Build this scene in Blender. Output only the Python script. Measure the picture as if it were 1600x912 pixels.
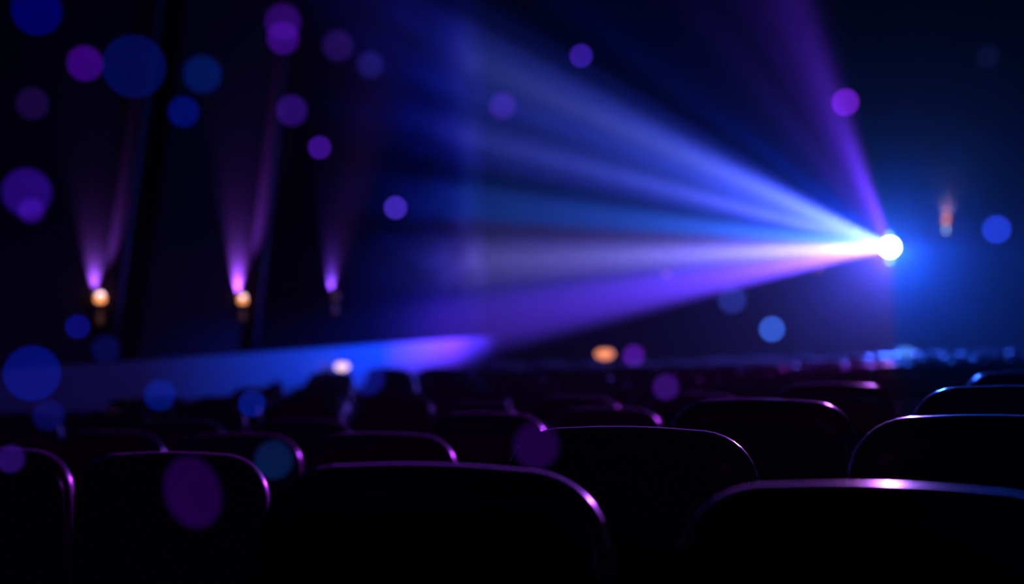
import bpy, bmesh, math, random
from mathutils import Vector, Matrix
random.seed(7)
R = math.radians
sc = bpy.context.scene
COL = sc.collection
for o in list(bpy.data.objects):
    bpy.data.objects.remove(o)

# ------------------------------------------------------------------ camera
YAW = 13.3
cd = bpy.data.cameras.new('camera')
cam = bpy.data.objects.new('camera', cd); COL.objects.link(cam)
cam.location = (0, 0, 2.0)
cam.rotation_euler = (R(90 + 0.885), 0, R(YAW))
cd.sensor_width = 36.0; cd.lens = 49.5
cd.clip_start = 0.05; cd.clip_end = 200
cd.dof.use_dof = True; cd.dof.focus_distance = 3.15; cd.dof.aperture_fstop = 1.5
cd.dof.aperture_blades = 0
sc.camera = cam

# ------------------------------------------------------------------ view, world haze
sc.view_settings.view_transform = 'Standard'
sc.view_settings.look = 'None'
sc.view_settings.exposure = 0.0
sc.view_settings.gamma = 1.0
sc.view_settings.use_curve_mapping = False
sc.cycles.use_denoising = True
sc.cycles.max_bounces = 2; sc.cycles.diffuse_bounces = 0; sc.cycles.glossy_bounces = 1
sc.cycles.volume_bounces = 0; sc.cycles.volume_max_steps = 16; sc.cycles.transparent_max_bounces = 16
sc.cycles.sample_clamp_indirect = 2.0
sc.cycles.caustics_reflective = False; sc.cycles.caustics_refractive = False

HAZE = 0.050                                   # density at the projector; it thins out down the hall
HAZE_AT = (0.72, 23.65, 3.086)
w = bpy.data.worlds.new('hall_air'); sc.world = w; w.use_nodes = True
nt = w.node_tree; nt.nodes.clear()
wo = nt.nodes.new('ShaderNodeOutputWorld')
bg = nt.nodes.new('ShaderNodeBackground'); bg.inputs[0].default_value = (0.0, 0.0, 0.004, 1); bg.inputs[1].default_value = 1.0
vs = nt.nodes.new('ShaderNodeVolumeScatter'); vs.inputs['Color'].default_value = (1, 1, 1, 1)
vs.inputs['Anisotropy'].default_value = 0.0
gp = nt.nodes.new('ShaderNodeNewGeometry')
dv = nt.nodes.new('ShaderNodeVectorMath'); dv.operation = 'DISTANCE'; dv.inputs[1].default_value = HAZE_AT; nt.links.new(gp.outputs['Position'], dv.inputs[0])
def wm(op, a, bb):
    x = nt.nodes.new('ShaderNodeMath'); x.operation = op
    for i_, v_ in enumerate((a, bb)):
        if isinstance(v_, (int, float)): x.inputs[i_].default_value = v_
        else: nt.links.new(v_, x.inputs[i_])
    return x.outputs[0]
q = wm('DIVIDE', dv.outputs['Value'], 1.8)
dens = wm('ADD', wm('DIVIDE', HAZE, wm('ADD', wm('MULTIPLY', q, q), 1.0)), 0.0034)
nt.links.new(dens, vs.inputs['Density'])
nt.links.new(bg.outputs[0], wo.inputs['Surface']); nt.links.new(vs.outputs[0], wo.inputs['Volume'])
try:
    w.cycles.homogeneous_volume = False; w.cycles.volume_step_size = 2.0
    w.cycles.volume_sampling = 'EQUIANGULAR'
except Exception:
    pass

# ------------------------------------------------------------------ projector light (a beam with a fan-shaped colour pattern)
PROJ = Vector((0.72, 23.75, 3.086))
AIM = (Vector((0.0, 0.5, 2.0)) - PROJ).normalized()
UPV = (Vector((0, 0, 1)) - AIM * AIM.z).normalized()
LEFT = AIM.cross(UPV).normalized()
if LEFT.x > 0: LEFT = -LEFT
PROJ_POWER = 125000.0

class NB:
    """tiny node builder"""
    def __init__(s, nt): s.nt = nt
    def n(s, t, **k):
        x = s.nt.nodes.new(t)
        for a, b in k.items(): setattr(x, a, b)
        return x
    def put(s, sock, v):
        if hasattr(v, 'is_linked') or isinstance(v, bpy.types.NodeSocket): s.nt.links.new(v, sock)
        else: sock.default_value = v
    def m(s, op, a, b=0.0, c=None, clamp=False):
        x = s.n('ShaderNodeMath', operation=op, use_clamp=clamp)
        s.put(x.inputs[0], a); s.put(x.inputs[1], b)
        if c is not None: s.put(x.inputs[2], c)
        return x.outputs[0]
    def dot(s, v, c):
        x = s.n('ShaderNodeVectorMath', operation='DOT_PRODUCT'); s.nt.links.new(v, x.inputs[0]); x.inputs[1].default_value = c
        return x.outputs['Value']
    def mapr(s, v, a, b, c=0.0, d=1.0, kind='SMOOTHSTEP'):
        x = s.n('ShaderNodeMapRange', interpolation_type=kind)
        s.put(x.inputs[0], v)
        for i, q in enumerate((a, b, c, d)): x.inputs[i + 1].default_value = q
        return x.outputs[0]
    def ramp(s, v, stops, interp='LINEAR'):
        x = s.n('ShaderNodeValToRGB'); r = x.color_ramp; r.interpolation = interp
        while len(r.elements) > 1: r.elements.remove(r.elements[-1])
        r.elements[0].position = stops[0][0]; r.elements[0].color = (*stops[0][1], 1)
        for p, c in stops[1:]:
            e = r.elements.new(p); e.color = (*c, 1)
        s.put(x.inputs[0], v); return x.outputs[0]
    def scale(s, col, f):
        x = s.n('ShaderNodeVectorMath', operation='SCALE'); s.nt.links.new(col, x.inputs[0]); s.put(x.inputs['Scale'], f)
        return x.outputs[0]
    def add(s, a, b):
        x = s.n('ShaderNodeVectorMath', operation='ADD'); s.nt.links.new(a, x.inputs[0]); s.nt.links.new(b, x.inputs[1])
        return x.outputs[0]

pl = bpy.data.lights.new('projector_light', 'POINT')
pl.energy = PROJ_POWER; pl.color = (1, 1, 1); pl.shadow_soft_size = 0.03; pl.use_nodes = True
nt = pl.node_tree; nt.nodes.clear(); b = NB(nt)
tc = b.n('ShaderNodeTexCoord'); D = tc.outputs['Normal']
du, dl, da = b.dot(D, UPV), b.dot(D, LEFT), b.dot(D, AIM)
th = b.m('MULTIPLY', b.m('ARCTAN2', du, dl), 180 / math.pi)          # spoke angle, 0 = level to the left, + = up
rho = b.m('MULTIPLY', b.m('ARCCOSINE', da), 180 / math.pi)           # angle off the optical axis
def st(t): return (t + 30) / 140.0                                    # -30..110 degrees
SPOKES = [(-30, (0, 0, 0)), (-14.5, (0, 0, 0)), (-12, (.02, .004, .10)), (-9.0, (.06, .025, .34)), (-6, (.11, .09, .62)),
          (-3.5, (.40, .32, 1.10)), (-1, (.50, .43, 1.25)), (1.0, (.28, .24, .80)), (3, (.12, .09, .38)), (5.5, (.045, .17, .68)), (8, (.04, .15, .64)),
          (10.5, (.014, .05, .32)), (13, (.04, .07, .52)), (16, (.10, .15, .80)), (19, (.05, .10, .62)), (22, (.08, .14, .80)),
          (25, (.15, .22, 1.05)), (28, (.08, .13, .76)), (30.5, (.012, .025, .22)), (34, (.001, .003, .04)), (39, (.001, .004, .06)),
          (44, (.002, .0015, .03)), (50, (.005, .0015, .035)), (57, (.008, .0015, .04)), (64, (.018, .003, .085)), (68.5, (.036, .007, .16)),
          (72, (.024, .005, .10)), (75, (.004, .0005, .018)), (78, (0, 0, 0))]
fan = b.ramp(b.m('DIVIDE', b.m('ADD', th, 30.0), 140.0, clamp=True), [(st(t), c) for t, c in SPOKES], 'EASE')
cx = b.n('ShaderNodeCombineXYZ'); b.put(cx.inputs[0], b.m('MULTIPLY', th, 0.22)); b.put(cx.inputs[1], b.m('MULTIPLY', rho, 0.055))
nz = b.n('ShaderNodeTexNoise'); nz.inputs['Scale'].default_value = 1.0; nz.inputs['Detail'].default_value = 3.0
nt.links.new(cx.outputs[0], nz.inputs['Vector'])
streak = b.mapr(nz.outputs['Fac'], 0.28, 0.72, 0.35, 1.55, 'LINEAR')
win = b.m('MULTIPLY', b.m('POWER', b.mapr(rho, 38, 86, kind='LINEAR'), 1.3), b.mapr(rho, 76, 97, 1.0, 0.0))
fan = b.scale(fan, b.m('MULTIPLY', streak, win))
tint = b.ramp(b.mapr(rho, 40, 90, kind='LINEAR'), [(0, (.05, .4, 1.8)), (.35, (.2, .35, 1.2)), (.7, (.5, .38, .8)), (1, (1.35, 1.4, 1.05))])
mt = b.n('ShaderNodeVectorMath', operation='MULTIPLY'); nt.links.new(fan, mt.inputs[0]); nt.links.new(tint, mt.inputs[1]); fan = mt.outputs[0]
# forward spill over the seats: violet towards the left wall, blue towards the right
side = b.m('DIVIDE', dl, b.m('MAXIMUM', da, 0.05))
def sp(v): return (v + .06) / .24
spill = b.ramp(b.mapr(side, -0.06, 0.18, kind='LINEAR'), [(sp(-.05), (.01, .09, 1.2)), (sp(-.006), (.04, .15, 1.4)), (sp(.0), (.50, .14, .80)), (sp(.012), (.36, .07, .75)),
        (sp(.03), (.32, .05, .85)), (sp(.06), (.30, .03, .65)), (sp(.12), (.24, .02, .5)), (sp(.17), (.08, .01, .18))])
low = b.m('MULTIPLY', b.mapr(du, -.60, -.30), b.mapr(du, -.005, .015, 1.0, 0.0))
near = b.ramp(b.mapr(rho, 0, 50, kind='LINEAR'), [(0, (1, 1, 1)), (.19, (1, 1, 1)), (.30, (.20, .20, .20)), (.6, (.09, .09, .09)), (1, (0, 0, 0))])
mixn = b.n('ShaderNodeMix', data_type='RGBA'); b.put(mixn.inputs['Factor'], b.mapr(rho, 9, 15)); nt.links.new(spill, mixn.inputs['A']); nt.links.new(b.ramp(b.mapr(side, -.1, .5, kind='LINEAR'), [(0, (.001, .04, .30)), (.22, (.004, .035, .30)), (.5, (.09, .025, .40)), (1, (.12, .02, .36))]), mixn.inputs['B'])
spill = b.scale(mixn.outputs['Result'], b.m('MULTIPLY', b.m('MULTIPLY', near, low), .085))
# low wash along the side wall: blue far down the hall, violet near the projector
def ws(v): return (v - 20) / 75.0
wash = b.ramp(b.mapr(rho, 20, 95, kind='LINEAR'), [(0, (0, 0, 0)), (ws(27), (0, 0, .01)), (ws(36), (.0, .025, .40)), (ws(48), (.004, .06, 1.0)), (ws(60), (.28, .11, 2.4)), (ws(70), (.42, .09, 2.2)), (ws(80), (.12, .04, 1.0)), (ws(92), (0, 0, 0))])
wash = b.scale(wash, b.m('MULTIPLY', b.m('MULTIPLY', b.mapr(th, -16, -11.5), b.mapr(th, -9, -4, 1.0, 0.0)), .30))
fan = b.add(fan, wash)
# faint blue stray light around the beam
stray = b.n('ShaderNodeRGB'); stray.outputs[0].default_value = (.0002, .0006, .008, 1)
stray = b.scale(stray.outputs[0], b.m('MULTIPLY', b.m('MULTIPLY', b.mapr(rho, 12, 22), b.mapr(rho, 55, 85, 1.0, 0.0)), b.mapr(du, .05, .35, 1.0, .25)))
glare = b.n('ShaderNodeRGB'); glare.outputs[0].default_value = (.0001, .0006, .0032, 1)     # glare of the lens itself
tot = b.add(b.add(b.add(fan, spill), stray), b.scale(glare.outputs[0], b.m('MULTIPLY', b.mapr(rho, 20, 50), b.mapr(rho, 70, 91, 1.0, 0.0))))
em = b.n('ShaderNodeEmission'); nt.links.new(tot, em.inputs['Color']); em.inputs['Strength'].default_value = 1.0
lo = b.n('ShaderNodeOutputLight'); nt.links.new(em.outputs[0], lo.inputs[0])
plo = bpy.data.objects.new('projector_light', pl); COL.objects.link(plo)

# ------------------------------------------------------------------ helpers
def mat(name, col, rough=0.5, spec=0.5, metal=0.0, bump=0.0, bscale=60.0, vary=0.0, emit=None, es=0.0, sheen=0.0):
    m = bpy.data.materials.new(name); m.use_nodes = True
    nt = m.node_tree; p = nt.nodes['Principled BSDF']
    p.inputs['Base Color'].default_value = (*col, 1); p.inputs['Roughness'].default_value = rough
    p.inputs['Specular IOR Level'].default_value = spec; p.inputs['Metallic'].default_value = metal
    if sheen: p.inputs['Sheen Weight'].default_value = sheen
    if bump or vary:
        t = nt.nodes.new('ShaderNodeTexCoord'); n = nt.nodes.new('ShaderNodeTexNoise')
        n.inputs['Scale'].default_value = bscale; n.inputs['Detail'].default_value = 4
        nt.links.new(t.outputs['Object'], n.inputs['Vector'])
        if bump:
            bp = nt.nodes.new('ShaderNodeBump'); bp.inputs['Strength'].default_value = bump; bp.inputs['Distance'].default_value = 0.01
            nt.links.new(n.outputs['Fac'], bp.inputs['Height']); nt.links.new(bp.outputs[0], p.inputs['Normal'])
        if vary:
            cr = nt.nodes.new('ShaderNodeValToRGB')
            cr.color_ramp.elements[0].color = tuple(c * (1 - vary) for c in col) + (1,)
            cr.color_ramp.elements[1].color = tuple(c * (1 + vary) for c in col) + (1,)
            nt.links.new(n.outputs['Fac'], cr.inputs[0]); nt.links.new(cr.outputs[0], p.inputs['Base Color'])
    if emit:
        p.inputs['Emission Color'].default_value = (*emit, 1); p.inputs['Emission Strength'].default_value = es
    return m

def obj(name, bm, m, parent=None, smooth=True):
    me = bpy.data.meshes.new(name)
    bmesh.ops.recalc_face_normals(bm, faces=bm.faces)
    bm.to_mesh(me); bm.free()
    if smooth:
        for p in me.polygons: p.use_smooth = True
    me.materials.append(m)
    o = bpy.data.objects.new(name, me); COL.objects.link(o)
    if parent: o.parent = parent
    return o
def tag(o, label=None, cat=None, group=None, kind=None):
    for k, v in (('label', label), ('category', cat), ('group', group), ('kind', kind)):
        if v: o[k] = v
    return o
def empty(name, loc, rz=0.0):
    e = bpy.data.objects.new(name, None); COL.objects.link(e); e.location = loc; e.rotation_euler = (0, 0, rz); e.empty_display_size = .1
    return e
def box(bm, x0, x1, y0, y1, z0, z1, bev=0.0, seg=2):
    r = bmesh.ops.create_cube(bm, size=1.0)
    vs = r['verts']
    bmesh.ops.scale(bm, vec=(x1 - x0, y1 - y0, z1 - z0), verts=vs)
    bmesh.ops.translate(bm, vec=((x0 + x1) / 2, (y0 + y1) / 2, (z0 + z1) / 2), verts=vs)
    if bev:
        es = list({e for v in vs for e in v.link_edges})
        bmesh.ops.bevel(bm, geom=es, offset=bev, segments=seg, profile=.5, affect='EDGES')
    return bm
def nbox(*a, **k): return box(bmesh.new(), *a, **k)
def lathe(prof, seg=20, axis='Z', bm=None):
    bm = bm or bmesh.new(); rings = []
    for r, h in prof:
        ring = []
        for i in range(seg):
            a = 2 * math.pi * i / seg
            c, s = r * math.cos(a), r * math.sin(a)
            ring.append(bm.verts.new((c, s, h) if axis == 'Z' else (c, h, s)))
        rings.append(ring)
    for A, B in zip(rings, rings[1:]):
        for i in range(seg): bm.faces.new((A[i], A[(i + 1) % seg], B[(i + 1) % seg], B[i]))
    if prof[0][0] > 1e-5: bm.faces.new(rings[0])
    if prof[-1][0] > 1e-5: bm.faces.new(rings[-1])
    bmesh.ops.remove_doubles(bm, verts=bm.verts, dist=1e-6)
    return bm
def tube(pts, r, seg=8):
    bm = bmesh.new(); rings = []
    pts = [Vector(p) for p in pts]
    for i, p in enumerate(pts):
        t = (pts[min(i + 1, len(pts) - 1)] - pts[max(i - 1, 0)]).normalized()
        u = t.cross(Vector((0, 1, 0)))
        u = u.normalized() if u.length > 1e-4 else Vector((1, 0, 0))
        v = t.cross(u)
        rings.append([bm.verts.new(p + u * r * math.cos(2 * math.pi * k / seg) + v * r * math.sin(2 * math.pi * k / seg)) for k in range(seg)])
    for A, B in zip(rings, rings[1:]):
        for k in range(seg): bm.faces.new((A[k], A[(k + 1) % seg], B[(k + 1) % seg], B[k]))
    bm.faces.new(rings[0]); bm.faces.new(rings[-1])
    return bm

# ------------------------------------------------------------------ materials
M_SEAT = mat('dark_velvet', (.008, .007, .016), rough=.35, spec=.5, bump=.05, bscale=90, sheen=1.0)
for _m in (M_SEAT,):
    _p = _m.node_tree.nodes['Principled BSDF']; _p.inputs['Coat Weight'].default_value = 1.0; _p.inputs['Coat Roughness'].default_value = .22
    _p.inputs['Sheen Roughness'].default_value = .35; _p.inputs['Sheen Tint'].default_value = (.9, .8, 1, 1)
M_PIPE = mat('glossy_piping', (.02, .015, .035), rough=.3, spec=.6)
M_SHELL = mat('seat_back_shell', (.006, .006, .014), rough=.55, spec=.3, bump=.08, bscale=160)
M_FRAME = mat('seat_frame_metal', (.012, .012, .016), rough=.5, spec=.4)
M_WALL = mat('dark_wall_fabric', (.003, .0026, .006), rough=1.0, spec=.0, bump=.2, bscale=30, vary=.2)
M_PANEL = mat('violet_acoustic_panel', (.022, .013, .03), rough=.9, spec=.1, bump=.2, bscale=45, vary=.15)
M_RIB = mat('panel_rib', (.06, .035, .08), rough=.6, spec=.3)
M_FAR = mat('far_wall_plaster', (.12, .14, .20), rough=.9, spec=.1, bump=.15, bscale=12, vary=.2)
M_FLOOR = mat('dark_carpet', (.008, .008, .014), rough=.95, spec=.05, bump=.3, bscale=120)
M_CEIL = mat('dark_ceiling', (.01, .01, .014), rough=.95, spec=.05, bump=.1, bscale=20)
M_DADO = mat('dado_board', (.04, .05, .09), rough=.6, spec=.3, bump=.1, bscale=14, vary=.15)
M_BRASS = mat('dark_bronze', (.05, .035, .025), rough=.45, metal=.6)
M_BODY = mat('projector_casing', (.03, .03, .035), rough=.5)
M_LENS = mat('projector_lens_glow', (.1, .1, .1), emit=(.55, .75, 1.0), es=40)
def bulb(name, c, s): return mat(name, (.1, .1, .1), emit=c, es=s)
M_BULB = bulb('warm_bulb', (1.0, .34, .11), 2.0)
M_BULBTOP = bulb('bright_bulb_top', (1.0, .6, .75), 3.5)
M_UNDER = bulb('dim_underglow', (1.0, .35, .12), .05)
M_AMBER = bulb('amber_lamp_glass', (1.0, .30, .13), 1.4)
M_PINK = bulb('pale_lamp_glass', (1.0, .62, .66), 1.6)
M_BLUE = bulb('blue_lamp_glass', (.08, .26, 1.0), 1.1)

# ------------------------------------------------------------------ seats: positions (X, Y, height of the top of the backrest)
EYE = 2.0
SEATS = [
 ('A', -2.69, 4.04, 1.566, 'dark seat at the lower left frame edge, left of the sharp purple-rimmed seat'),
 ('B', -1.93, 3.85, 1.588, 'dark seat with a thin purple rim, second in the lowest left row'),
 ('C', -0.64, 2.21, 1.755, 'large blurred foreground seat at bottom centre with purple rim and rounded right corner'),
 ('D', 0.05, 2.07, 1.759, 'largest foreground seat at the bottom right with a pink and blue top edge'),
 ('E', -0.47, 3.20, 1.740, 'sharp seat behind the two foreground seats with a thin white rim on its right corner'),
 ('F', 0.29, 2.96, 1.795, 'sharp seat at the right frame edge with a blue-white rounded left corner'),
 ('G', -1.71, 5.14, 1.543, 'seat just left of and behind the bottom centre seat with a thin violet arc'),
 ('H', -2.59, 5.76, 1.473, 'low seat above the gap between the two front left seats'),
 ('I', -3.52, 6.36, 1.418, 'dim seat behind the purple-rimmed left seat, second from the left edge'),
 ('J', -4.05, 5.74, 1.454, 'seat at the left frame edge with a faint blue corner arc'),
 ('K', -0.25, 4.47, 1.731, 'seat with a pale lilac top between the two sharp seats'),
 ('L', 0.46, 4.11, 1.797, 'seat with a blue top at the right edge, directly behind the sharp right seat'),
 ('M', -1.62, 6.40, 1.535, 'seat with a violet top just left of the sharp white-rimmed seat'),
 ('N', -1.20, 7.27, 1.509, 'small seat whose rim arcs just left of the lilac-topped seat'),
 ('O', -2.75, 6.95, 1.445, 'dim seat with a violet corner behind the left middle row'),
 ('P', -3.78, 7.63, 1.377, 'dim seat far left with a faint violet corner, two rows behind the left row'),
 ('R', -0.05, 6.96, 1.661, 'blurred seat with a long pale blue top behind the lilac-topped seat'),
 ('S', 0.77, 6.36, 1.749, 'blurred blue-rimmed seat at the right edge, farthest of the right column'),
 ('T', -1.55, 8.20, 1.508, 'small blurred violet seat behind the middle rows, left one of a pair'),
 ('T2', -0.86, 8.32, 1.527, 'small blurred violet seat behind the middle rows, right one of a pair'),
 ('U', -2.42, 9.20, 1.400, 'small purple-topped seat above the violet-topped middle seat'),
]
CTRL = [(s[1], s[2], s[3]) for s in SEATS] + [(-5, 20, 1.22), (-3, 22, 1.26), (-1, 22, 1.33), (1.5, 20, 1.45), (3, 20, 1.55), (5, 20, 1.6), (-5, 12, 1.28),
        (-1, 14, 1.46), (1.5, 13, 1.58), (-3, 12, 1.36), (-5.5, 8, 1.30), (-5, 3, 1.45), (0, -3, 1.76), (-5, -3, 1.5), (5, -3, 1.9), (5, 5, 1.9), (5, 12, 1.75), (0, 27, 1.35), (-6, 27, 1.2), (6, 27, 1.6), (-1.5, 18, 1.36)]
def top_z(x, y):
    sw = s = 0.0
    for cx_, cy_, cz_ in CTRL:
        d2 = (cx_ - x) ** 2 + (cy_ - y) ** 2 + 1e-5
        k = 1.0 / d2 ** 1.6
        sw += k; s += k * cz_
    return s / sw
SEAT_H = 1.0
def floor_z(x, y): return top_z(x, y) - SEAT_H

# ------------------------------------------------------------------ room shell
X0, X1, Y0, Y1, ZT = -6.16, 6.16, -5.0, 24.75, 8.6
bm = bmesh.new(); nx, ny = 50, 120; g = {}
for i in range(nx + 1):
    for j in range(ny + 1):
        x = X0 - .2 + (X1 - X0 + .4) * i / nx; y = Y0 - .2 + (Y1 - Y0 + .4) * j / ny
        g[i, j] = bm.verts.new((x, y, floor_z(x, y) - 0.015))
for i in range(nx):
    for j in range(ny): bm.faces.new((g[i, j], g[i + 1, j], g[i + 1, j + 1], g[i, j + 1]))
tag(obj('floor', bm, M_FLOOR), 'dark carpeted raked floor under the seats', 'floor', kind='structure')
wl = tag(obj('wall_left', nbox(X0 - .2, X0, Y0 - .2, Y1 + .2, -.6, ZT), M_WALL, smooth=False), 'dark side wall with tall violet lit panels', 'wall', kind='structure')
tag(obj('wall_right', nbox(X1, X1 + .2, Y0 - .2, Y1 + .2, -.6, ZT), M_WALL, smooth=False), 'dark side wall on the right', 'wall', kind='structure')
wf = tag(obj('wall_far', nbox(X0, X1, Y1, Y1 + .2, -.6, ZT), M_FAR, smooth=False), 'dark far wall behind the glowing projector', 'wall', kind='structure')
tag(obj('wall_near', nbox(X0, X1, Y0 - .2, Y0, -.6, ZT), M_WALL, smooth=False), 'dark wall behind the viewer', 'wall', kind='structure')
tag(obj('ceiling', nbox(X0 - .2, X1 + .2, Y0 - .2, Y1 + .2, ZT, ZT + .2), M_CEIL, smooth=False), 'black ceiling', 'ceiling', kind='structure')

LEAN = 0.26                                   # the panels lean towards the far end as they rise
def slab(y0, y1, z0, z1, x0, x1, zref=2.1):
    bm = bmesh.new(); v = []
    for x in (x0, x1):
        for y, z in ((y0, z0), (y1, z0), (y1, z1), (y0, z1)):
            v.append(bm.verts.new((x, y + LEAN * (z - zref), z)))
    for f in ((0, 1, 2, 3), (4, 5, 6, 7), (0, 1, 5, 4), (1, 2, 6, 5), (2, 3, 7, 6), (3, 0, 4, 7)): bm.faces.new([v[i] for i in f])
    return bm
SC_Y = [10.48 + 2.94 * k for k in range(-3, 5)]
for k, y in enumerate(SC_Y):
    zb = 1.62
    zt = 8.5
    if k > 4: continue
    obj('panel', slab(y - 1.95, y + .34, zb, zt, X0 - .02, X0 + .09), M_PANEL, wl, smooth=False)
    # half-round rib that closes the far end of each panel
    if k > 4: continue
    ptsr = [Vector((X0 + .09, y + .34 + LEAN * (z - 2.1), z)) for z in [zb + (zt - zb) * q / 12 for q in range(13)]]
    obj('rib', tube(ptsr, .11, 12), M_RIB, wl)
tag(obj('trim_1', nbox(X0 - .02, X0 + .14, Y0, Y1, 0.1, 1.60, bev=.02), M_DADO, smooth=False), 'low dado along the left wall washed with blue light', 'wall trim', kind='structure')

# ------------------------------------------------------------------ wall sconces
def sconce(loc, face, label, energy, lcol, bulbm, topm, size=82, group=None, under=None):
    """face = unit vector out of the wall; a cup on an arm, bright bulb in the cup, small finial lens below"""
    rz = math.atan2(face[1], face[0])
    e = tag(empty('wall_sconce', loc, rz), label, 'wall lamp', group or 'wall sconces')
    obj('backplate', nbox(-.005, .02, -.05, .05, -.13, .06, bev=.008), M_BRASS, e)
    obj('arm', tube([(.01, 0, -.06), (.035, 0, -.09), (.055, 0, -.10), (.06, 0, -.06)], .012, 8), M_BRASS, e)
    c = obj('cup', lathe([(.014, -.065), (.032, -.055), (.044, -.03), (.046, -.025), (.04, -.025), (.02, -.045)], 20), M_BRASS, e); c.location.x = .06
    g = obj('bulb', lathe([(.02, -.035), (.036, -.02), (.042, .01), (.036, .035)], 20), bulbm, e); g.location.x = .06
    t = obj('bulb_top', lathe([(.036, .035), (.028, .052), (.014, .062), (0, .064)], 20), topm, e); t.location.x = .06
    f = obj('finial', lathe([(0, -.20), (.022, -.19), (.03, -.165), (.018, -.14), (.01, -.06)], 14), under or M_UNDER, e); f.location.x = .06
    if energy:
        l = bpy.data.lights.new('sconce_light', 'SPOT'); l.energy = energy; l.color = lcol; l.spot_size = R(size); l.spot_blend = .8
        l.shadow_soft_size = .03
        lo = bpy.data.objects.new('sconce_light', l); COL.objects.link(lo); lo.parent = e
        lo.location = (.055, 0, .072); lo.rotation_euler = (R(180 - 5), R(-19), 0)
    return e
PURP = (.42, .12, 1.0)
SL = {3: 'bright warm wall sconce farthest to the left under a purple light cone', 4: 'bright wall sconce second from the left under the broadest purple light cone',
      5: 'dim wall sconce third from the left under a faint violet glow'}
SE = {3: 115, 4: 450, 5: 1500}
for k in range(3, 6):
    dim = k == 5
    sconce((X0 + (.09 if k < 5 else 0), SC_Y[k] + (.10 if k == 3 else 0), {3: 2.117, 4: 2.133, 5: 2.20}[k]), (1, 0), SL[k], SE[k], PURP if k != 3 else (.45, .15, 1.0), M_UNDER if dim else M_BULB, M_UNDER if dim else M_BULBTOP)
M_BULBR = bulb('soft_orange_bulb', (1.0, .28, .12), 2.0)
sconce((1.66, Y1, 3.56), (0, -1), 'small orange wall sconce on the far wall right of the projector', 12, (1.0, .38, .3), M_BULBR, M_BULBR, 75, under=bulb('pale_blue_reflection', (.45, .6, 1.0), 2.0))  # the finial glows pale blue in place of a reflection
M_BULBF = bulb('faint_orange_bulb', (1.0, .4, .25), .35)
def marker(loc, label, m):
    e = tag(empty('marker_light', loc, R(-90)), label, 'small lamp', 'small marker lights on the far wall')
    obj('base', nbox(-.002, .03, -.07, .07, -.05, .05, bev=.01), M_BRASS, e)
    g = obj('lens', lathe([(.045, 0), (.042, .02), (.025, .035), (0, .04)], 16), m, e); g.rotation_euler = (0, R(90), 0); g.location.x = .03
marker((-.43, Y1, 2.78), 'faint orange marker light just below the beam left of the projector', M_BULBF)
marker((-3.05, Y1, 2.70), 'faint orange marker light inside the beam on the far wall', M_BULBF)

# ------------------------------------------------------------------ projector
pj = tag(empty('film_projector', (PROJ.x, PROJ.y, PROJ.z), 0), 'glaring white-blue film projector shining from the far wall', 'projector')
obj('casing', nbox(-.12, .12, .30, .86, -.10, .10, bev=.02), M_BODY, pj)
obj('lens_barrel', lathe([(.07, .31), (.08, .12), (.14, .05), (.14, -.01), (.125, -.01), (.12, .03)], 24, 'Y'), M_FRAME, pj)
gl = obj('lens', lathe([(.125, .02), (.11, -.01), (.06, -.03), (0, -.036)], 24, 'Y'), M_LENS, pj)
for s in (-1, 1): obj('bracket', nbox(s * .08 - .015, s * .08 + .015, .4, 1.02, -.14, -.10, bev=.006), M_FRAME, pj)
obj('mount_plate', nbox(-.12, .12, .96, 1.0, -.2, .0, bev=.01), M_FRAME, pj)
for k in range(5): obj('vent_slat', nbox(.118, .128, .38 + .08 * k, .42 + .08 * k, -.06, .06), M_FRAME, pj, smooth=False)
for s in (-1, 1):                              # added blue glows and lamps above and below the lens for the wall halo
    vg = obj('halo_glow', lathe([(0, -.03), (.03, -.02), (.035, 0), (.03, .02), (0, .03)], 14, 'Y'), bulb('halo_glow_blue', (.15, .45, 1.0), 6), pj); vg.location = (0, .30, s * .20)
    l = bpy.data.lights.new('halo_light', 'POINT'); l.energy = 50; l.color = (.002, .10, 1.0); l.shadow_soft_size = .05
    vo = bpy.data.objects.new('halo_light', l); COL.objects.link(vo); vo.parent = pj; vo.location = (0, .25, s * .27)
plo.parent = pj; plo.location = (0, -.10, 0)

# ------------------------------------------------------------------ seats
def outline(n_arc, top=1.0, bot=.36, hb=.31, ht=.285, r=.15, crown=.010):
    """right half then mirrored, going up the right side, over the top and down the left"""
    pts = []
    for z in (bot, (bot + top - r) / 2): pts.append((hb + (ht - hb) * (z - bot) / (top - r - bot) * .8, z))
    for i in range(n_arc + 1):
        a = math.pi / 2 * i / n_arc
        ex = 2.0 / 2.35                                            # a slightly squared corner
        pts.append((ht - r + .004 * (1 - i / n_arc) + r * math.cos(a) ** ex, top - r - crown * .5 + r * math.sin(a) ** ex))
    n_top = 4
    for i in range(1, n_top):
        x = (ht - r) * (1 - i / n_top); pts.append((x, top - crown * .5 + crown * .5 * (1 - (x / (ht - r)) ** 2)))
    full = pts + [(0, top)] + [(-x, z) for x, z in reversed(pts)]
    return full
def inset(pts, d):
    out = []; n = len(pts)
    for i in range(n):
        a, c = Vector(pts[i - 1]), Vector(pts[(i + 1) % n])
        t = (c - a).normalized(); nrm = Vector((-t.y, t.x))
        out.append((pts[i][0] + nrm.x * d, pts[i][1] + nrm.y * d))
    return out
TILT = Matrix.Translation((0, 0, .36)) @ Matrix.Rotation(R(7), 4, 'X') @ Matrix.Translation((0, 0, -.36))
KZ = 1.0 / (TILT @ Vector((0, 0, 1.0))).z
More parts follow.
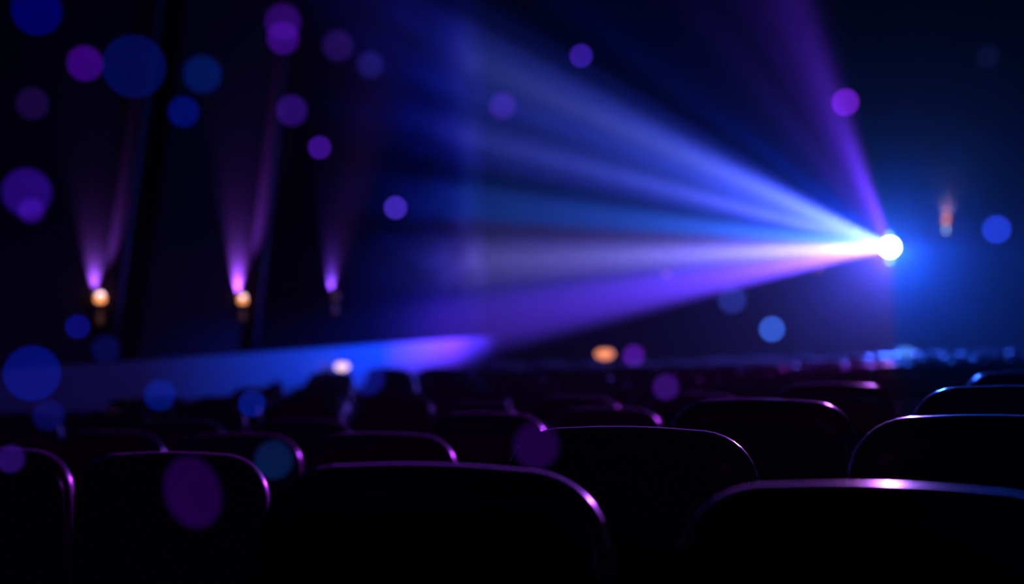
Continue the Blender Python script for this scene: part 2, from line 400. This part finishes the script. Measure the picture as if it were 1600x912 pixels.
def backrest_mesh(n_arc, rings):
    base = outline(n_arc); bm = bmesh.new(); rr = []
    for d, y in rings:
        rr.append([bm.verts.new((x, y, z)) for x, z in (inset(base, d) if d else base)])
    n = len(base)
    for A, B in zip(rr, rr[1:]):
        for i in range(n): bm.faces.new((A[i], A[(i + 1) % n], B[(i + 1) % n], B[i]))
    for ring in (rr[0], rr[-1]):
        c = bm.verts.new((0, ring[0].co.y, .68))
        for i in range(n): bm.faces.new((ring[i], ring[(i + 1) % n], c))
    bmesh.ops.transform(bm, matrix=TILT, verts=bm.verts)
    return bm
RINGS = [(.085, -.056), (.045, -.055), (.026, -.050), (.011, -.040), (.003, -.022), (0, 0), (.003, .022), (.011, .040), (.026, .052), (.06, .060), (.11, .064)]
def make_seat():
    t = empty('cinema_seat', (0, 0, 0))
    br = obj('backrest', backrest_mesh(10, RINGS), M_SEAT, t)
    base = outline(10); pi = inset(base, .020)
    bm = tube([(x, -.0555, z) for x, z in pi], .0045, 6); bmesh.ops.transform(bm, matrix=TILT, verts=bm.verts)
    obj('piping', bm, M_PIPE, br)
    bm = bmesh.new(); q = inset(base, .07)
    A = [bm.verts.new((x, -.052, z)) for x, z in q]; B = [bm.verts.new((x * .985, -.064, .68 + (z - .68) * .985)) for x, z in q]
    n = len(q)
    for i in range(n): bm.faces.new((A[i], A[(i + 1) % n], B[(i + 1) % n], B[i]))
    bm.faces.new(B); bm.faces.new(A)
    bmesh.ops.transform(bm, matrix=TILT, verts=bm.verts)
    obj('back_shell', bm, M_SHELL, br, smooth=False)
    obj('seat_cushion', nbox(-.235, .235, .085, .21, .40, .80, bev=.045, seg=3), M_SEAT, t)
    for s in (-1, 1):
        obj('armrest', nbox(s * .285 - .024, s * .285 + .024, .07, .40, .60, .645, bev=.018, seg=3), M_SEAT, t)
        obj('leg', nbox(s * .285 - .018, s * .285 + .018, .04, .34, -.04, .605, bev=.008), M_FRAME, t)
    return t
def copy_tree(o, parent=None):
    c = o.copy(); COL.objects.link(c); c.parent = parent
    for ch in o.children: copy_tree(ch, c)
    return c
proto = make_seat()
for i, (nm, x, y, z, lab) in enumerate(SEATS):
    o = proto if i == 0 else copy_tree(proto)
    s = 1.0
    o.location = (x, y, z + .008 - SEAT_H * KZ ** -1); o.rotation_euler = (0, 0, R(random.uniform(-2, 2) + {'A': 16, 'B': 12, 'J': 6, 'I': 4, 'H': 10, 'G': 6}.get(nm, 0)))
    tag(o, lab, 'seat', 'cinema seats in the near rows')

RLOW = [(.06, -.056), (.012, -.042), (0, 0), (.012, .042), (.06, .06)]
bm = backrest_mesh(5, RLOW)
box(bm, -.235, .235, .085, .21, .40, .80)
for s in (-1, 1):
    box(bm, s * .285 - .024, s * .285 + .024, .07, .40, .60, .645); box(bm, s * .285 - .018, s * .285 + .018, .04, .34, -.04, .605)
far0 = obj('cinema_seat', bm, M_SEAT)
first = True; nfar = 0
fx, rx = -math.sin(R(YAW)), math.cos(R(YAW))
row = 0; y = 9.0
while y < 22.6:
    x = -5.55 + (row % 2) * .33
    while x < 5.6:
        jx = x + random.uniform(-.008, .008); jy = y - .012 * (x + .5) ** 2 * .6
        dep = -math.sin(R(YAW)) * jx + math.cos(R(YAW)) * jy; lat = math.cos(R(YAW)) * jx + math.sin(R(YAW)) * jy
        if dep > 0 and abs(lat / dep) < .39 and all((jx - s[1]) ** 2 + (jy - s[2]) ** 2 > .75 for s in SEATS):
            o = far0 if first else far0.copy()
            if not first: COL.objects.link(o)
            first = False; nfar += 1
            o.location = (jx, jy, top_z(jx, jy) - SEAT_H); o.rotation_euler = (0, 0, R(random.uniform(-2, 2)))
            tag(o, 'small dark seat in the blurred far rows below the beam', 'seat', 'blurred far rows of cinema seats')
        x += .67
    y += 1.0; row += 1
print('far seats', nfar)

# ------------------------------------------------------------------ aisle lamps
def aisle_lamp(x, y, z, label, m, rx_, rz_, energy=0, col=(1, 1, 1)):
    fz = floor_z(x, y) - .02
    e = tag(empty('aisle_lamp', (x, y, fz)), label, 'lamp', 'small aisle lamps')
    h = z - fz
    obj('post', lathe([(.05, 0), (.05, .015), (.014, .03), (.012, h - rz_ - .02), (.03, h - rz_)], 14), M_BRASS, e)
    hd = obj('lamp_head', lathe([(.02 * rx_ / .15, -rz_), (rx_ * .75, -rz_ * .7), (rx_, -rz_ * .1), (rx_ * .95, rz_ * .4), (rx_ * .6, rz_ * .85), (0, rz_)], 20), m, e); hd.location.z = h
    cp = obj('cap', lathe([(rx_ * .5, rz_ * .92), (rx_ * .3, rz_ * 1.2), (0, rz_ * 1.3)], 14), M_BRASS, hd)
    return e
aisle_lamp(-5.88, 16.0, 1.365, 'pale pinkish aisle lamp on a thin post by the left wall', M_PINK, .085, .05)
aisle_lamp(-3.32, 19.77, 1.427, 'amber aisle lamp glowing among the far seats near the centre', M_AMBER, .13, .07)
aisle_lamp(0.71, 17.64, 1.536, 'blue-white aisle lamp among the far seats below the projector', M_BLUE, .11, .05)

# ------------------------------------------------------------------ glowing orbs added for out-of-focus bokeh discs (X, Y, Z, radius, colour, label)
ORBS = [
 (-3.078, 4.924, 3.188, 0.095, (0.0000, 0.0000, 0.1144), 'large deep blue bokeh orb cut by the top left corner of the view'),
 (-3.156, 5.419, 3.069, 0.074, (0.0343, 0.0006, 0.1714), 'violet bokeh orb near the top left, left of the largest blue orb'),
 (-2.460, 4.556, 2.880, 0.111, (0.0000, 0.0027, 0.0685), 'largest blue bokeh orb, high on the left above the first wall sconce'),
 (-4.001, 8.302, 3.534, 0.119, (0.0000, 0.0070, 0.0908), 'dim soft blue bokeh orb right of the largest blue orb'),
 (-2.745, 5.517, 2.862, 0.065, (0.0000, 0.0030, 0.1221), 'small blue bokeh orb below the dim soft blue orb at upper left'),
 (-3.655, 5.815, 2.972, 0.074, (0.0080, 0.0018, 0.0382), 'faint dull violet bokeh orb near the left edge below the top corner orb'),
 (-2.722, 6.549, 3.454, 0.089, (0.0232, 0.0015, 0.1221), 'upper of two overlapping violet bokeh orbs at the top of the view'),
 (-2.333, 5.614, 3.178, 0.068, (0.0319, 0.0018, 0.1714), 'lower of two overlapping violet bokeh orbs at the top of the view'),
 (-2.806, 7.557, 3.527, 0.087, (0.0116, 0.0030, 0.0704), 'faint violet bokeh orb right of the overlapping top pair'),
 (-2.487, 6.091, 2.940, 0.071, (0.0194, 0.0030, 0.1274), 'dull violet bokeh orb below the overlapping top pair'),
 (-1.671, 4.332, 2.544, 0.038, (0.0382, 0.0037, 0.2232), 'small crisp violet bokeh orb above the third wall sconce'),
 (-4.809, 7.597, 2.734, 0.143, (0.0168, 0.0018, 0.1620), 'large soft violet bokeh orb at the left edge halfway up'),
 (-4.502, 7.156, 2.589, 0.069, (0.0262, 0.0024, 0.1878), 'small violet bokeh orb on the lower edge of the large soft violet one'),
 (-1.429, 4.389, 2.347, 0.038, (0.0482, 0.0168, 0.4020), 'small violet-blue bokeh orb where the beam fades on the left'),
 (-0.838, 4.529, 2.845, 0.038, (0.0296, 0.0080, 0.2831), 'small crisp violet bokeh orb high above the beam near top centre'),
 (0.004, 4.933, 2.722, 0.046, (0.1221, 0.0080, 0.4851), 'bright purple bokeh orb on the edge of the upright purple ray'),
 (0.505, 5.052, 2.288, 0.048, (0.0116, 0.0343, 0.5457), 'blue bokeh orb right of the far wall sconce near the right edge'),
 (0.697, 7.358, 3.279, 0.057, (0.0024, 0.0024, 0.0194), 'barely visible navy bokeh orb at the top right'),
 (-0.242, 4.875, 1.948, 0.044, (0.0262, 0.0908, 0.5457), 'pale blue bokeh orb below the beam, above the far seats'),
 (-0.545, 7.064, 2.073, 0.070, (0.0130, 0.0212, 0.2051), 'dim blue bokeh orb under the beam, left of the pale blue one'),
 (-2.438, 4.150, 1.958, 0.040, (0.0018, 0.0030, 0.1413), 'small blue bokeh orb left of and below the first wall sconce'),
 (-2.807, 4.474, 1.789, 0.098, (0.0000, 0.0037, 0.1500), 'big blue bokeh orb at the left edge above the seats'),
 (-3.299, 5.385, 1.569, 0.065, (0.0012, 0.0018, 0.0704), 'dim blue bokeh orb just below the big blue one at the left edge'),
 (-4.599, 8.161, 1.775, 0.086, (0.0015, 0.0024, 0.0612), 'faint soft blue bokeh orb right under the first wall sconce'),
 (-2.840, 5.494, 1.654, 0.065, (0.0000, 0.0060, 0.1413), 'blue bokeh orb above the left seat rows, left of its twin'),
 (-1.966, 4.467, 1.695, 0.046, (0.0000, 0.0070, 0.1714), 'crisp blue bokeh orb above the left seat rows beneath the second wall sconce'),
 (-2.966, 8.547, 1.591, 0.106, (0.0024, 0.0052, 0.1559), 'soft dim blue bokeh orb right of the pale lamp on the wall'),
 (-1.022, 6.951, 1.793, 0.054, (0.0612, 0.0048, 0.2623), 'violet bokeh orb just right of the amber aisle lamp'),
 (-1.267, 1.961, 1.774, 0.021, (0.0160, 0.0030, 0.1022), 'violet bokeh orb on the rim of the seat at the lower left edge'),
 (-0.789, 1.869, 1.793, 0.027, (0.0009, 0.0091, 0.0578), 'teal bokeh orb in the gap left of the bottom centre seat'),
 (-0.788, 1.612, 1.779, 0.033, (0.0116, 0.0003, 0.0482), 'tall dull purple bokeh orb in front of the purple-rimmed left seat'),
 (-0.384, 1.759, 1.832, 0.029, (0.0103, 0.0009, 0.0452), 'dull purple bokeh orb before the left corner of the sharp centre seat'),
 (-0.867, 6.988, 1.637, 0.064, (0.0319, 0.0044, 0.1413), 'faint violet orb added for a seat highlight above the lilac-topped seat'),  # stands in for a violet highlight on a seat
 (-2.130, 8.744, 3.330, 0.082, (0.0296, 0.0070, 0.2051), 'soft violet bokeh orb inside the upper edge of the beam'),
 (-2.954, 8.550, 3.595, 0.082, (0.0080, 0.0060, 0.0908), 'very faint violet bokeh orb at the far upper tip of the beam'),
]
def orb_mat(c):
    m = bpy.data.materials.new('bokeh_glow'); m.use_nodes = True; nt = m.node_tree; nt.nodes.clear(); b = NB(nt)
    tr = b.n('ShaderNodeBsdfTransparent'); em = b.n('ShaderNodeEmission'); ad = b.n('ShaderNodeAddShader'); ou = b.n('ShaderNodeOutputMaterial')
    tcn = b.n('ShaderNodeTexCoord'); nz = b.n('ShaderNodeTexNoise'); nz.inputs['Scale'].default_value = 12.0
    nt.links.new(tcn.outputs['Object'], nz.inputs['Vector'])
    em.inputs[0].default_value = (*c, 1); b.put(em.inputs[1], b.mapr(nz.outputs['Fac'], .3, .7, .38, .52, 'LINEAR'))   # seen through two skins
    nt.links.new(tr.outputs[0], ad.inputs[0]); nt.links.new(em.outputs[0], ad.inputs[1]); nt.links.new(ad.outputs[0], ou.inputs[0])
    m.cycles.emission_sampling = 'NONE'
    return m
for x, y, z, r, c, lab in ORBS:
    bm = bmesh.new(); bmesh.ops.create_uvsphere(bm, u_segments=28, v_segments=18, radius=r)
    o = obj('bokeh_orb', bm, orb_mat(c)); o.location = (x, y, z)
    tag(o, lab, 'light orb', 'bokeh orbs added in the hall air')  # added orbs: stand-ins for bokeh discs and one seat highlight
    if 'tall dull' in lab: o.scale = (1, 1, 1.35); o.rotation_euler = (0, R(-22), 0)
